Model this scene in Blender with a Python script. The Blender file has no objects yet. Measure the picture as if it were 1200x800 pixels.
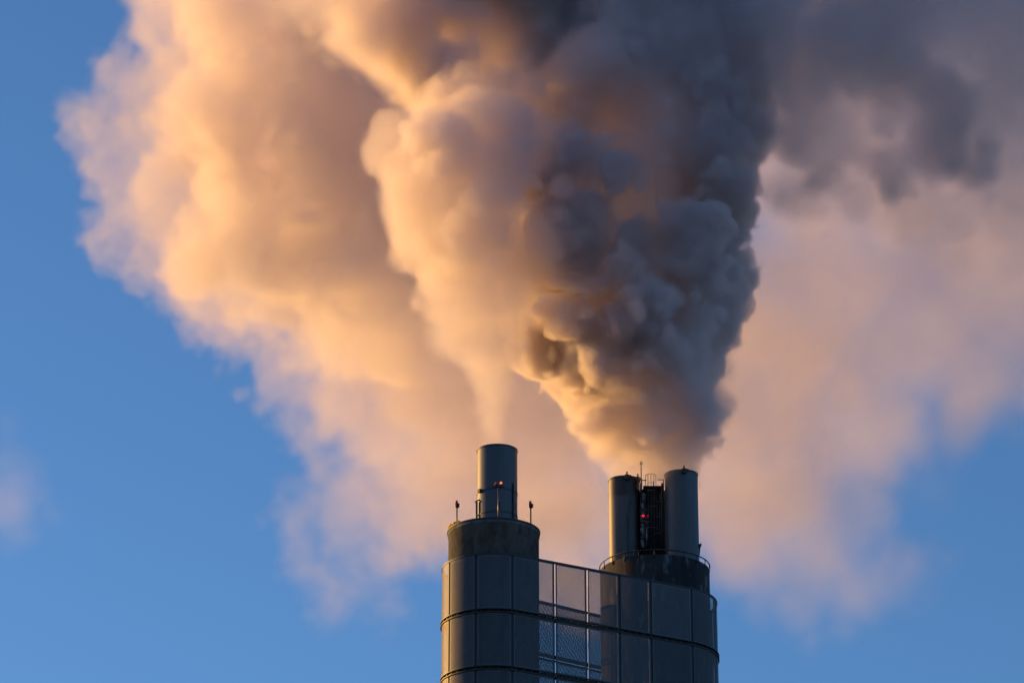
import bpy, math, random
import numpy as np
from mathutils import Vector, Matrix

random.seed(7)
sc = bpy.context.scene
COL = sc.collection
R = math.radians

# ------------------------------------------------------------------ camera
PITCH, FPX, EYE = R(22.46), 4100.0, Vector((0.0, 0.0, 1.7))
cd = bpy.data.cameras.new('camera')
cam = bpy.data.objects.new('camera', cd)
COL.objects.link(cam)
cam.location = EYE
cam.rotation_euler = (math.pi / 2 + PITCH, 0, 0)
cd.sensor_width = 36.0
cd.lens = FPX / 1200.0 * 36.0
cd.clip_start = 1.0
cd.clip_end = 60000.0
sc.camera = cam

# ------------------------------------------------------------------ light
SUN_EL, SUN_BACK = R(10.0), R(33.0)          # low sun, to the left and a little behind the tower
sun_dir = Vector((-math.cos(SUN_BACK) * math.cos(SUN_EL), math.sin(SUN_BACK) * math.cos(SUN_EL), math.sin(SUN_EL)))
world = bpy.data.worlds.new('World')
sc.world = world
world.use_nodes = True
wn, wl = world.node_tree.nodes, world.node_tree.links
bg = wn['Background']
sky = wn.new('ShaderNodeTexSky')
sky.sky_type = 'NISHITA'
sky.sun_disc = False
sky.sun_elevation = SUN_EL
sky.sun_rotation = math.atan2(sun_dir.x, sun_dir.y)
sky.altitude = 0.0
sky.air_density = 0.9
sky.dust_density = 0.3
sky.ozone_density = 4.8
wl.new(sky.outputs[0], bg.inputs['Color'])
bg.inputs['Strength'].default_value = 0.069
sl = bpy.data.lights.new('sun', 'SUN')
sl.energy = 2.85
sl.angle = R(0.53)
sl.color = (1.0, 0.50, 0.092)
sun = bpy.data.objects.new('sun', sl)
COL.objects.link(sun)
sun.rotation_euler = sun_dir.to_track_quat('Z', 'Y').to_euler()
sun.location = sun_dir * 400

# ------------------------------------------------------------------ exposure and sampling
sc.view_settings.view_transform = 'Standard'
sc.view_settings.look = 'None'
sc.view_settings.exposure = 1.2
sc.view_settings.gamma = 1.0
sc.view_settings.use_curve_mapping = False
cy = sc.cycles
cy.use_denoising = True
cy.use_adaptive_sampling = True
cy.adaptive_threshold = 0.015
cy.max_bounces = 16
cy.diffuse_bounces = 3
cy.glossy_bounces = 3
cy.transparent_max_bounces = 24
cy.volume_bounces = 10
cy.volume_step_rate = 2.0
cy.sample_clamp_indirect = 4.0


# ------------------------------------------------------------------ from the photograph's measures to metres
FWD = Vector((0, math.cos(PITCH), math.sin(PITCH)))
UPV = Vector((0, -math.sin(PITCH), math.cos(PITCH)))


def ray(u, v):
    return FWD + Vector((1, 0, 0)) * ((u - 600) / FPX) + UPV * ((400 - v) / FPX)


def at(u, v, y):
    """the point at distance y to the north that is seen at u, v of the 1200 x 800 photograph"""
    d = ray(u, v)
    return EYE + d * (y / d.y)


def mpp(y):
    """metres per photograph pixel at distance y"""
    return y / (ray(600, 400).y * FPX)


# ------------------------------------------------------------------ materials
def mat(name, color, rough=0.6, metal=0.0, spec=0.5):
    m = bpy.data.materials.new(name)
    m.use_nodes = True
    b = m.node_tree.nodes['Principled BSDF']
    b.inputs['Base Color'].default_value = (*color, 1)
    b.inputs['Roughness'].default_value = rough
    b.inputs['Metallic'].default_value = metal
    b.inputs['Specular IOR Level'].default_value = spec
    return m


def N(m, kind, **kw):
    n = m.node_tree.nodes.new(kind)
    for k, v in kw.items():
        setattr(n, k, v)
    return n


def noise_mix(m, c1, c2, scale=(1, 1, 1), ns=1.0, detail=5, lo=0.35, hi=0.65, rough=(0.5, 0.8), bump=0.0, src=None):
    """base colour between c1 and c2 by a stretched noise; returns the colour socket"""
    L = m.node_tree.links.new
    b = m.node_tree.nodes['Principled BSDF']
    tc = N(m, 'ShaderNodeTexCoord')
    mp = N(m, 'ShaderNodeMapping')
    mp.inputs['Scale'].default_value = scale
    L(tc.outputs['Object'], mp.inputs[0])
    nz = N(m, 'ShaderNodeTexNoise')
    nz.inputs['Scale'].default_value = ns
    nz.inputs['Detail'].default_value = detail
    nz.inputs['Roughness'].default_value = 0.6
    L(mp.outputs[0], nz.inputs['Vector'])
    mr = N(m, 'ShaderNodeMapRange')
    mr.inputs[1].default_value = lo
    mr.inputs[2].default_value = hi
    L(nz.outputs[0], mr.inputs[0])
    mx = N(m, 'ShaderNodeMix', data_type='RGBA')
    L(mr.outputs[0], mx.inputs[0])
    if src is None:
        mx.inputs[6].default_value = (*c1, 1)
    else:
        L(src, mx.inputs[6])
    mx.inputs[7].default_value = (*c2, 1)
    L(mx.outputs[2], b.inputs['Base Color'])
    if bump:
        bp = N(m, 'ShaderNodeBump')
        bp.inputs['Strength'].default_value = bump
        bp.inputs['Distance'].default_value = 0.03
        L(nz.outputs[0], bp.inputs['Height'])
        L(bp.outputs[0], b.inputs['Normal'])
    return mx.outputs[2]


M = {}
M['concrete'] = mat('weathered concrete', (0.2, 0.2, 0.2), 0.85)
s_ = noise_mix(M['concrete'], (0.15, 0.155, 0.165), (0.085, 0.088, 0.094), (1, 1, 0.6), 1.3, 6, bump=0.3)
noise_mix(M['concrete'], None, (0.04, 0.04, 0.042), (1.2, 1.2, 0.5), 1.6, 5, 0.5, 0.72, src=s_)
M['sooty'] = mat('sooty concrete', (0.1, 0.1, 0.1), 0.9)
s_ = noise_mix(M['sooty'], (0.026, 0.027, 0.029), (0.009, 0.009, 0.01), (1.2, 1.2, 0.25), 1.1, 6, 0.38, 0.6, bump=0.4)
noise_mix(M['sooty'], None, (0.15, 0.15, 0.155), (1.3, 1.3, 0.4), 1.5, 7, 0.55, 0.70, src=s_)
M['pipe'] = mat('grey painted steel', (0.24, 0.24, 0.25), 0.42, 0.0, 0.5)
noise_mix(M['pipe'], (0.078, 0.085, 0.095), (0.062, 0.068, 0.076), (0.8, 0.8, 0.15), 1.4, 5)
M['pipe_stained'] = mat('grey steel with soot streaks', (0.3, 0.3, 0.31), 0.45, 0.0, 0.5)
s_ = noise_mix(M['pipe_stained'], (0.075, 0.077, 0.08), (0.055, 0.056, 0.058), (0.8, 0.8, 0.15), 1.4, 5)
noise_mix(M['pipe_stained'], None, (0.012, 0.012, 0.012), (1.6, 1.6, 0.12), 1.5, 5, 0.57, 0.70, src=s_)
M['black'] = mat('black steel', (0.02, 0.02, 0.022), 0.55)
M['dark'] = mat('dark galvanised steel', (0.06, 0.06, 0.065), 0.5, 0.5)
M['rail'] = mat('galvanised rail', (0.16, 0.16, 0.17), 0.4, 0.8)
M['soot'] = mat('soot-black steel', (0.012, 0.012, 0.012), 0.8)
M['wrap'] = mat('grey wrapped pipe', (0.2, 0.2, 0.21), 0.8)
M['yellow'] = mat('yellow tarpaulin', (0.75, 0.42, 0.03), 0.6)
M['panel'] = mat('panel sheet metal', (0.2, 0.21, 0.22), 0.5, 0.0, 0.35)
noise_mix(M['panel'], (0.10, 0.115, 0.135), (0.086, 0.10, 0.118), (1, 1, 0.4), 0.8, 4)


def lamp_mat(name, color, strength):
    m = mat(name, color, 0.4)
    b = m.node_tree.nodes['Principled BSDF']
    b.inputs['Emission Color'].default_value = (*color, 1)
    b.inputs['Emission Strength'].default_value = strength
    return m


M['lamp_bright'] = lamp_mat('lit red lamp', (1.0, 0.16, 0.08), 0.7)
M['lamp_red'] = lamp_mat('lit deep red lamp', (1.0, 0.02, 0.05), 0.45)
M['lamp_dim'] = lamp_mat('dim red lamp', (0.4, 0.02, 0.025), 0.05)

def panel_tone(m):
    L = m.node_tree.links.new
    b = m.node_tree.nodes['Principled BSDF']
    src = b.inputs['Base Color'].links[0].from_socket
    s2 = noise_mix(m, None, (0.055, 0.06, 0.068), (2.2, 2.2, 0.12), 1.2, 5, 0.5, 0.85, src=src)
    oi = N(m, 'ShaderNodeObjectInfo')
    mr = N(m, 'ShaderNodeMapRange')
    mr.inputs[3].default_value = 0.82
    mr.inputs[4].default_value = 1.16
    L(oi.outputs['Random'], mr.inputs[0])
    hs = N(m, 'ShaderNodeHueSaturation')
    L(mr.outputs[0], hs.inputs['Value'])
    L(s2, hs.inputs['Color'])
    L(hs.outputs[0], b.inputs['Base Color'])


# perforated sheet: round holes in a staggered pattern, open area about 40 %
PITCH_H = 0.0185
mp_ = mat('perforated sheet metal', (0.2, 0.21, 0.22), 0.5, 0.0, 0.35)
M['perf'] = mp_
noise_mix(mp_, (0.10, 0.115, 0.135), (0.086, 0.10, 0.118), (1, 1, 0.4), 0.8, 4)
panel_tone(M['panel'])
panel_tone(mp_)
L = mp_.node_tree.links.new
uvn = N(mp_, 'ShaderNodeUVMap')


def vmath(op, a, b=None):
    n = N(mp_, 'ShaderNodeVectorMath', operation=op)
    L(a, n.inputs[0])
    if b is not None:
        if isinstance(b, tuple):
            n.inputs[1].default_value = b
        else:
            L(b, n.inputs[1])
    return n


def hole_dist(off):
    a = vmath('ADD', vmath('DIVIDE', uvn.outputs[0], (PITCH_H, PITCH_H * 1.732, 1)).outputs[0], (off, off, 0))
    f = vmath('SUBTRACT', vmath('FRACTION', a.outputs[0]).outputs[0], (0.5, 0.5, 0))
    return vmath('LENGTH', vmath('MULTIPLY', f.outputs[0], (1, 1.732, 0)).outputs[0]).outputs['Value']


mn = N(mp_, 'ShaderNodeMath', operation='MINIMUM')
L(hole_dist(0.0), mn.inputs[0])
L(hole_dist(0.5), mn.inputs[1])
lt = N(mp_, 'ShaderNodeMath', operation='LESS_THAN')
L(mn.outputs[0], lt.inputs[0])
lt.inputs[1].default_value = 0.305
tr = N(mp_, 'ShaderNodeBsdfTransparent')
mxs = N(mp_, 'ShaderNodeMixShader')
L(lt.outputs[0], mxs.inputs[0])
L(mp_.node_tree.nodes['Principled BSDF'].outputs[0], mxs.inputs[1])
L(tr.outputs[0], mxs.inputs[2])
L(mxs.outputs[0], mp_.node_tree.nodes['Material Output'].inputs['Surface'])


# ------------------------------------------------------------------ mesh helpers
class MB:
    def __init__(self):
        self.v, self.f, self.m, self.s, self.uv = [], [], [], [], {}

    def face(self, idx, mi=0, smooth=False, uv=None):
        if uv:
            self.uv[len(self.f)] = uv
        self.f.append(idx)
        self.m.append(mi)
        self.s.append(smooth)

    def add(self, pts):
        n = len(self.v)
        self.v += [tuple(p) for p in pts]
        return n

    def tube(self, p0, p1, r, n=8, r1=None, mi=0):
        p0, p1 = Vector(p0), Vector(p1)
        d = (p1 - p0).normalized()
        a = d.orthogonal().normalized()
        b = d.cross(a)
        r1 = r if r1 is None else r1
        q = self.add([p0 + (a * math.cos(t) + b * math.sin(t)) * r for t in [2 * math.pi * k / n for k in range(n)]])
        self.add([p1 + (a * math.cos(t) + b * math.sin(t)) * r1 for t in [2 * math.pi * k / n for k in range(n)]])
        for k in range(n):
            self.face((q + k, q + (k + 1) % n, q + n + (k + 1) % n, q + n + k), mi, True)
        self.face(tuple(q + k for k in reversed(range(n))), mi)
        self.face(tuple(q + n + k for k in range(n)), mi)

    def path(self, pts, r, n=8, closed=False, mi=0):
        pts = [Vector(p) for p in pts]
        k = len(pts)
        q = len(self.v)
        rad = r if hasattr(r, '__len__') else [r] * k
        for i, p in enumerate(pts):
            d = (pts[(i + 1) % k] - pts[i - 1]) if closed else (pts[min(i + 1, k - 1)] - pts[max(i - 1, 0)])
            d.normalize()
            a = Vector((0, 0, 1)).cross(d)
            if a.length < 0.2:
                a = Vector((1, 0, 0)).cross(d)
            a.normalize()
            b = d.cross(a)
            self.add([p + (a * math.cos(t) + b * math.sin(t)) * rad[i] for t in [2 * math.pi * j / n for j in range(n)]])
        for i in range(k if closed else k - 1):
            i2 = (i + 1) % k
            for j in range(n):
                self.face((q + i * n + j, q + i * n + (j + 1) % n, q + i2 * n + (j + 1) % n, q + i2 * n + j), mi, True)
        if not closed:
            self.face(tuple(q + j for j in reversed(range(n))), mi)
            self.face(tuple(q + (k - 1) * n + j for j in range(n)), mi)

    def lathe(self, prof, n=64, c=(0, 0, 0), a0=0.0, a1=2 * math.pi, mi=0, closed=False):
        """revolve the (radius, z) profile round the vertical through c"""
        full = abs(a1 - a0 - 2 * math.pi) < 1e-6
        cols = n if full else n + 1
        q = len(self.v)
        for i in range(cols):
            t = a0 + (a1 - a0) * i / n
            self.add([(c[0] + r * math.cos(t), c[1] + r * math.sin(t), c[2] + z) for r, z in prof])
        k = len(prof)
        for i in range(n):
            i2 = (i + 1) % cols
            for j in range(k if closed else k - 1):
                j2 = (j + 1) % k
                self.face((q + i * k + j, q + i2 * k + j, q + i2 * k + j2, q + i * k + j2), mi, not closed)

    def box(self, c, size, rot=None, mi=0, bev=0.0):
        hx, hy, hz = [s / 2 for s in size]
        pts = [Vector((x, y, z)) for x in (-hx, hx) for y in (-hy, hy) for z in (-hz, hz)]
        if rot is not None:
            pts = [rot @ p for p in pts]
        q = self.add([p + Vector(c) for p in pts])
        for f in ((0, 1, 3, 2), (4, 6, 7, 5), (0, 4, 5, 1), (2, 3, 7, 6), (0, 2, 6, 4), (1, 5, 7, 3)):
            self.face(tuple(q + i for i in f), mi)

    def ball(self, c, r, n=10, squash=1.0, mi=0):
        prof = [(max(r * math.sin(math.pi * k / n), 1e-4), -r * squash * math.cos(math.pi * k / n)) for k in range(n + 1)]
        self.lathe(prof, n + 4, c, mi=mi)

    def build(self, name, mats, parent=None, origin=None):
        if not isinstance(mats, (list, tuple)):
            mats = [mats]
        me = bpy.data.meshes.new(name)
        o = Vector(origin) if origin is not None else Vector((0, 0, 0))
        me.from_pydata([tuple(Vector(p) - o) for p in self.v], [], self.f)
        for m in mats:
            me.materials.append(m)
        me.polygons.foreach_set('material_index', self.m)
        me.polygons.foreach_set('use_smooth', self.s)
        if self.uv:
            ul = me.uv_layers.new(name='UVMap')
            for fi, uvs in self.uv.items():
                for li, uvc in zip(me.polygons[fi].loop_indices, uvs):
                    ul.data[li].uv = uvc
        me.update()
        ob = bpy.data.objects.new(name, me)
        COL.objects.link(ob)
        if parent is not None:
            ob.parent = parent
            # parent sits at its own base: children keep world placement
            ob.location = o - world_loc(parent)
        else:
            ob.location = o
        return ob


def world_loc(o):
    p = Vector(o.location)
    while o.parent is not None:
        o = o.parent
        p = p + Vector(o.location)
    return p


def tag(o, label=None, cat=None, group=None, kind=None):
    for k, v in (('label', label), ('category', cat), ('group', group), ('kind', kind)):
        if v:
            o[k] = v
    return o


def thing(name, loc, label, cat, group=None):
    o = bpy.data.objects.new(name, None)
    o.empty_display_size = 0.5
    o.location = loc
    COL.objects.link(o)
    return tag(o, label, cat, group)


# ------------------------------------------------------------------ ground
g = MB()
q = g.add([(-20000, -20000, 0), (20000, -20000, 0), (20000, 20000, 0), (-20000, 20000, 0)])
g.face((q, q + 1, q + 2, q + 3))
M['ground'] = mat('dull winter ground', (0.07, 0.07, 0.05), 0.95)
noise_mix(M['ground'], (0.055, 0.06, 0.04), (0.09, 0.085, 0.07), (1, 1, 1), 0.02, 8)
tag(g.build('ground', M['ground']), kind='structure')

# ------------------------------------------------------------------ tower geometry
YA0 = 232.0                               # nearest point of the near end of the screen
zt = at(578.5, 648.5, YA0).z              # top of the screen
S = mpp(YA0) * 1.0
# slant: scale at the screen's top
def px(y, v=690):
    """metres per photograph pixel, across, at distance y and image row v"""
    return (at(601, v, y) - at(600, v, y)).x


RA = 60.5 * px(YA0 + 3.6)
CA = Vector((at(578.5, 650, YA0 + RA).x, YA0 + RA))
CBx0 = 189.5 * px(YA0 + 3.6)
back = 7.8
RB = 72.0 * px(YA0 + RA + back)
CB = Vector((at(767.6, 690, YA0 + RA + back).x, YA0 + RA + back))
RCA = 53.4 * px(YA0 + RA)
RCB = 64.2 * px(CB.y)
axis = (CB - CA)
dAB = axis.length
axis.normalize()
beta = math.acos((RA - RB) / dAB)


def rot2(v, a):
    return Vector((v.x * math.cos(a) - v.y * math.sin(a), v.x * math.sin(a) + v.y * math.cos(a)))


nF, nR = rot2(axis, -beta), rot2(axis, beta)
aF, aR = math.atan2(nF.y, nF.x), math.atan2(nR.y, nR.x)   # front about -60 deg, rear about +120 deg


def front_joint_line(u):
    """point on the flat front where the photograph's column u crosses it"""
    d = ray(u, 690)
    P = CA + nF * RA
    # (x = k*y) meets the line (p - P).nF = 0
    k = d.x / d.y
    y = (P.x * nF.x + P.y * nF.y) / (k * nF.x + nF.y)
    return Vector((k * y, y))


# joints as (piece, parameter): arcs by angle, lines by fraction
def pos(pc, t, extra=0.0):
    """point and outward normal on the outline"""
    if pc == 'A':
        n = Vector((math.cos(t), math.sin(t)))
        return CA + n * (RA + extra), n
    if pc == 'B':
        n = Vector((math.cos(t), math.sin(t)))
        return CB + n * (RB + extra), n
    if pc == 'F':
        return (CA + nF * RA).lerp(CB + nF * RB, t) + nF * extra, nF
    return (CB + nR * RB).lerp(CA + nR * RA, t) + nR * extra, nR


LF = ((CB + nF * RB) - (CA + nF * RA)).length
# cumulative length along the outline, counter-clockwise: A (rear tangent, left, front tangent), F, B, back line
tA0, tA1 = aR, aF + 2 * math.pi
tB0, tB1 = aF, aR
lenA, lenB = RA * (tA1 - tA0), RB * (tB1 - tB0)
TOTAL = lenA + LF + lenB + LF


def along(s, extra=0.0):
    s = s % TOTAL
    if s < lenA:
        return pos('A', tA0 + s / RA, extra)
    s -= lenA
    if s < LF:
        return pos('F', s / LF, extra)
    s -= LF
    if s < lenB:
        return pos('B', tB0 + s / RB, extra)
    s -= lenB
    return pos('R', s / LF, extra)


def s_A(alpha_deg):                        # angle from due south, east positive
    t = -math.pi / 2 + R(alpha_deg)
    t += 2 * math.pi
    return (t - tA0) * RA


def s_B(alpha_deg):
    return lenA + LF + (-math.pi / 2 + R(alpha_deg) - tB0) * RB


def s_F(u):
    return lenA + (front_joint_line(u) - (CA + nF * RA)).length


joints = [s_A(-134.5), s_A(-96), s_A(-57.5), s_A(-19.3), s_A(21.3), s_F(650), s_F(687.7), s_F(725.8), s_F(762.4),
          s_B(33), s_B(74), s_B(112)]


def s_R(u):
    """place on the flat rear that the photograph's column u crosses"""
    k = ray(u, 690).x / ray(u, 690).y
    P = CB + nR * RB
    y = (P.x * nR.x + P.y * nR.y) / (k * nR.x + nR.y)
    return lenA + LF + lenB + (Vector((k * y, y)) - P).length


joints += [s_B(150), s_R(725.8), s_R(688.2), s_R(650.6), s_R(611), s_R(573)]
assert all(a < b for a, b in zip(joints, joints[1:])) and joints[-1] < joints[0] + TOTAL
joints = [j for j in joints]


def bounds(i):
    a = joints[i]
    b = joints[(i + 1) % len(joints)]
    return a, (b if b > a else b + TOTAL)


ROW = 64.6 * px(YA0 + RA) / math.cos(R(19.2))
GAP = 0.34                                  # open band between two rows
ROWS = 4
GJ = 0.20                                   # open joint between two panels
MARG = 0.09                                 # solid rim round the holes


def arc_samples(a, b, step=0.22):
    n = max(2, int(math.ceil((b - a) / step)))
    out = [a + (b - a) * k / n for k in range(n + 1)]
    marks = [m for m in (lenA, lenA + LF, lenA + LF + lenB, TOTAL, TOTAL + lenA) if a + 1e-3 < m < b - 1e-3]
    return sorted(set(out + marks))


def sheet(mb, a, b, z0, z1, holes=True, extra=0.0):
    """one panel from a to b along the outline: a perforated field with a solid rim and folded edges"""
    ss = [a] + [x for x in arc_samples(a + MARG, b - MARG)] + [b]
    zs = [z0, z0 + MARG, z1 - MARG, z1]
    q = len(mb.v)
    for s in ss:
        p, n = along(s, extra)
        for z in zs:
            mb.add([(p.x, p.y, z)])
    for i in range(len(ss) - 1):
        for j in range(3):
            ids = (q + i * 4 + j, q + (i + 1) * 4 + j, q + (i + 1) * 4 + j + 1, q + i * 4 + j + 1)
            inner = holes and 0 < i < len(ss) - 2 and j == 1
            uv = [(ss[i], zs[j]), (ss[i + 1], zs[j]), (ss[i + 1], zs[j + 1]), (ss[i], zs[j + 1])]
            mb.face(ids, 1 if inner else 0, True, uv)
    # folded edges, 6 cm deep
    for side in (0, 3):
        z = zs[side]
        for i in range(len(ss) - 1):
            (p, n), (p2, n2) = along(ss[i], extra), along(ss[i + 1], extra)
            w = mb.add([(p.x, p.y, z), (p2.x, p2.y, z), (p2.x - n2.x * .06, p2.y - n2.y * .06, z), (p.x - n.x * .06, p.y - n.y * .06, z)])
            mb.face((w, w + 1, w + 2, w + 3), 0)
    for s in (a, b):
        p, n = along(s, extra)
        w = mb.add([(p.x, p.y, z0), (p.x - n.x * .06, p.y - n.y * .06, z0), (p.x - n.x * .06, p.y - n.y * .06, z1), (p.x, p.y, z1)])
        mb.face((w, w + 1, w + 2, w + 3), 0)


def ring(mb, z0, z1, e0, e1, a=0.0, b=None, mi=0):
    """a band that follows the outline between offsets e0 and e1 and heights z0 and z1"""
    b = TOTAL if b is None else b
    ss = arc_samples(a, b, 0.25)
    closed = abs(b - a - TOTAL) < 1e-6
    if closed:
        ss = ss[:-1]
    q = len(mb.v)
    for s in ss:
        p0, n = along(s, e0)
        p1, n = along(s, e1)
        mb.add([(p0.x, p0.y, z0), (p1.x, p1.y, z0), (p1.x, p1.y, z1), (p0.x, p0.y, z1)])
    k = len(ss)
    for i in range(k if closed else k - 1):
        i2 = (i + 1) % k
        for j in range(4):
            j2 = (j + 1) % 4
            mb.face((q + i * 4 + j, q + i2 * 4 + j, q + i2 * 4 + j2, q + i * 4 + j2), mi)
    if not closed:
        mb.face((q, q + 1, q + 2, q + 3), mi)
        e = q + 4 * (k - 1)
        mb.face((e + 3, e + 2, e + 1, e), mi)


base = Vector(((CA.x + CB.x) / 2, (CA.y + CB.y) / 2, 0))
tower = thing('chimney_tower', base, 'dark tower with rounded ends clad in rows of grey perforated metal panels', 'tower')
row_z = []
for r in range(ROWS):
    z1 = zt - r * ROW - (0.06 if r == 0 else GAP / 2)
    z0 = zt - (r + 1) * ROW + GAP / 2
    row_z.append((z0, z1))
    for i in range(len(joints)):
        a, b = bounds(i)
        mb = MB()
        sheet(mb, a + GJ / 2, b - GJ / 2, z0, z1)
        p, n = along((a + b) / 2)
        mb.build('panel', [M['panel'], M['perf']], tower, (p.x, p.y, z0))
# cap rail, bands between the rows, posts behind the joints, walkway decks
mb = MB()
ring(mb, zt - 0.055, zt + 0.075, -0.12, 0.04)
mb.build('cap_rail', M['black'], tower, (base.x, base.y, zt))
for r in range(1, ROWS + 1):
    z = zt - r * ROW
    for zz in (z + GAP / 2 - 0.075, z - GAP / 2 + 0.005):
        mb = MB()
        ring(mb, zz, zz + 0.07, -0.10, 0.10)
        mb.build('band_rail', M['black'], tower, (base.x, base.y, zz))
    mb = MB()                                   # bracket plates carrying the two rails
    s = 0.2
    while s < TOTAL:
        p, n = along(s, -0.02)
        rt = Matrix.Rotation(math.atan2(n.y, n.x), 3, 'Z')
        mb.box((p.x, p.y, z), (0.10, 0.05, GAP - 0.16), rt)
        s += 0.62
    tag(mb.build('bracket', M['dark'], tower, (base.x, base.y, z)), kind='stuff')
    mb = MB()
    ring(mb, z - 0.05, z + 0.03, -0.74, -0.14)
    mb.build('walkway_deck', M['soot'], tower, (base.x, base.y, z))
    mb = MB()                                   # dark strip added so no light shows in the flat front's open band
    ring(mb, z - GAP / 2 + 0.08, z + GAP / 2 - 0.08, -0.135, -0.11, s_A(24), s_B(40))
    mb.build('blackout_strip', M['soot'], tower, (base.x, base.y, z))
zb = zt - ROWS * ROW
for i, j in enumerate(joints):
    slim = i in (5, 6) or i > 11                  # these joints stand open to the sky behind
    p, n = along(j - (0.035 if slim else 0.0), -0.11)
    mb = MB()
    rt = Matrix.Rotation(math.atan2(n.y, n.x), 3, 'Z')
    mb.box((p.x, p.y, (zt - 0.06 + zb) / 2), (0.085, 0.10 if slim else 0.26, zt - 0.06 - zb), rt)
    mb.build('mullion', M['black'], tower, (p.x, p.y, zb))
# the tower below the picture: plain cladding down to the ground, concrete shafts inside
mb = MB()
r = ROWS
while zt - (r + 1) * ROW > 0.5:
    for i in range(len(joints)):
        a, b = bounds(i)
        sheet(mb, a + GJ / 2, b - GJ / 2, zt - (r + 1) * ROW + GAP / 2, zt - r * ROW - GAP / 2, False)
    ring(mb, zt - (r + 1) * ROW - 0.15, zt - (r + 1) * ROW + 0.15, -0.2, 0.02)
    r += 1
tag(mb.build('lower_cladding', [M['panel'], M['panel']], tower, base), kind='stuff')

zA = at(578.5, 607.6, CA.y - RCA).z             # tops of the two concrete collars
zB = at(767.6, 649.0, CB.y - RCB).z
mb = MB()
mb.lathe([(RCA, 0), (RCA, zA - 0.28), (RCA + 0.05, zA - 0.27), (RCA + 0.05, zA), (RCA - 0.35, zA), (RCA - 0.35, zA - 1.0), (0.01, zA - 1.0)], 96, (CA.x, CA.y, 0))
mb.build('concrete_shaft', M['concrete'], tower, (CA.x, CA.y, 0))
mb = MB()
mb.lathe([(RCA + 0.045, zA + 0.004), (RCA + 0.10, zA + 0.004), (RCA + 0.10, zA + 0.10), (RCA - 0.37, zA + 0.10), (RCA - 0.37, zA + 0.004)], 96, (CA.x, CA.y, 0), closed=True)
mb.build('rim_band', M['black'], tower, (CA.x, CA.y, zA))
mb = MB()
mb.lathe([(RCB, 0), (RCB, zB), (RCB - 0.4, zB), (RCB - 0.4, zB - 1.0), (0.01, zB - 1.0)], 96, (CB.x, CB.y, 0))
shaftB = mb.build('concrete_shaft', M['sooty'], tower, (CB.x, CB.y, 0))
shaftB['label'] = 'soot-stained wider concrete shaft'
mb = MB()
NP = 22
zr = zB + 0.34
mb.path([(CB.x + (RCB + .03) * math.cos(t), CB.y + (RCB + .03) * math.sin(t), zr) for t in [2 * math.pi * k / 72 for k in range(72)]], 0.05, 6, True)
for k in range(NP):
    t = 2 * math.pi * k / NP + 0.1
    mb.tube((CB.x + (RCB + .03) * math.cos(t), CB.y + (RCB + .03) * math.sin(t), zB - 0.3), (CB.x + (RCB + .03) * math.cos(t), CB.y + (RCB + .03) * math.sin(t), zr), 0.03, 6)
mb.build('handrail', M['black'], tower, (CB.x, CB.y, zB))


# ------------------------------------------------------------------ the flues
def flue(u0, u1, vtop, y, zbase, label, m, seams=(), stripes=True):
    cx = at((u0 + u1) / 2, vtop + 40, y).x
    rad = (u1 - u0) / 2 * px(y, vtop + 40)
    ztop = at((u0 + u1) / 2, vtop, y - rad).z
    t = thing('steel_flue', (cx, y, zbase), label, 'chimney flue', 'steel flues on the tower')
    mb = MB()
    mb.lathe([(rad, zbase), (rad, ztop - 0.12), (rad + 0.0, ztop), (rad - 0.06, ztop), (rad - 0.06, ztop - 3.0), (0.01, ztop - 3.0)], 72, (cx, y, 0))
    mb.build('shell', m, t, (cx, y, zbase))
    mb = MB()
    mb.lathe([(rad + 0.004, ztop - 0.10), (rad + 0.035, ztop - 0.10), (rad + 0.035, ztop + 0.012), (rad - 0.07, ztop + 0.012), (rad - 0.07, ztop + 0.004), (rad + 0.004, ztop + 0.004)], 72, (cx, y, 0), closed=True)
    mb.build('rim_band', M['dark'], t, (cx, y, ztop))
    for v in seams:
        z = at((u0 + u1) / 2, v, y - rad).z
        mb = MB()
        mb.lathe([(rad + 0.003, z - 0.05), (rad + 0.03, z - 0.05), (rad + 0.03, z + 0.05), (rad + 0.003, z + 0.05)], 72, (cx, y, 0), closed=True)
        mb.build('seam_ring', M['dark'], t, (cx, y, z))
    return t, cx, rad, ztop


tA, xA, rA_, ztA = flue(559, 606.3, 519.8, CA.y, zA - 1.0, 'single grey steel flue rising alone from the left concrete collar', M['pipe'], (571.5, 598.5))
# fittings on the single flue
mb = MB()
ang = R(-90 - 52)
p = Vector((xA + (rA_ + .08) * math.cos(ang), CA.y + (rA_ + .08) * math.sin(ang), at(563, 575.5, CA.y - rA_ * .6).z))
mb.box(p, (0.3, 0.22, 0.26), Matrix.Rotation(ang, 3, 'Z'))
mb.build('access_hatch', M['black'], tA, p)
mb = MB()
ang = R(-90 + 50)
p = Vector((xA + (rA_ + .06) * math.cos(ang), CA.y + (rA_ + .06) * math.sin(ang), 0))
zc = at(602, 566, p.y).z
mb.tube((p.x, p.y, zA - 0.5), (p.x, p.y, zc), 0.05, 8)
mb.build('conduit', M['black'], tA, (p.x, p.y, zA))
mb = MB()
ang = R(-90 - 68)
p = Vector((xA + (rA_ + .12) * math.cos(ang), CA.y + (rA_ + .12) * math.sin(ang), 0))
zc = at(560, 588, p.y).z
mb.tube((p.x, p.y, zA - 0.5), (p.x, p.y, zc), 0.075, 8)
mb.tube((p.x - .15, p.y, zc), (p.x + .22, p.y - .1, zc + 0.16), 0.05, 8)
mb.build('duct', M['dark'], tA, (p.x, p.y, zA))

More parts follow.
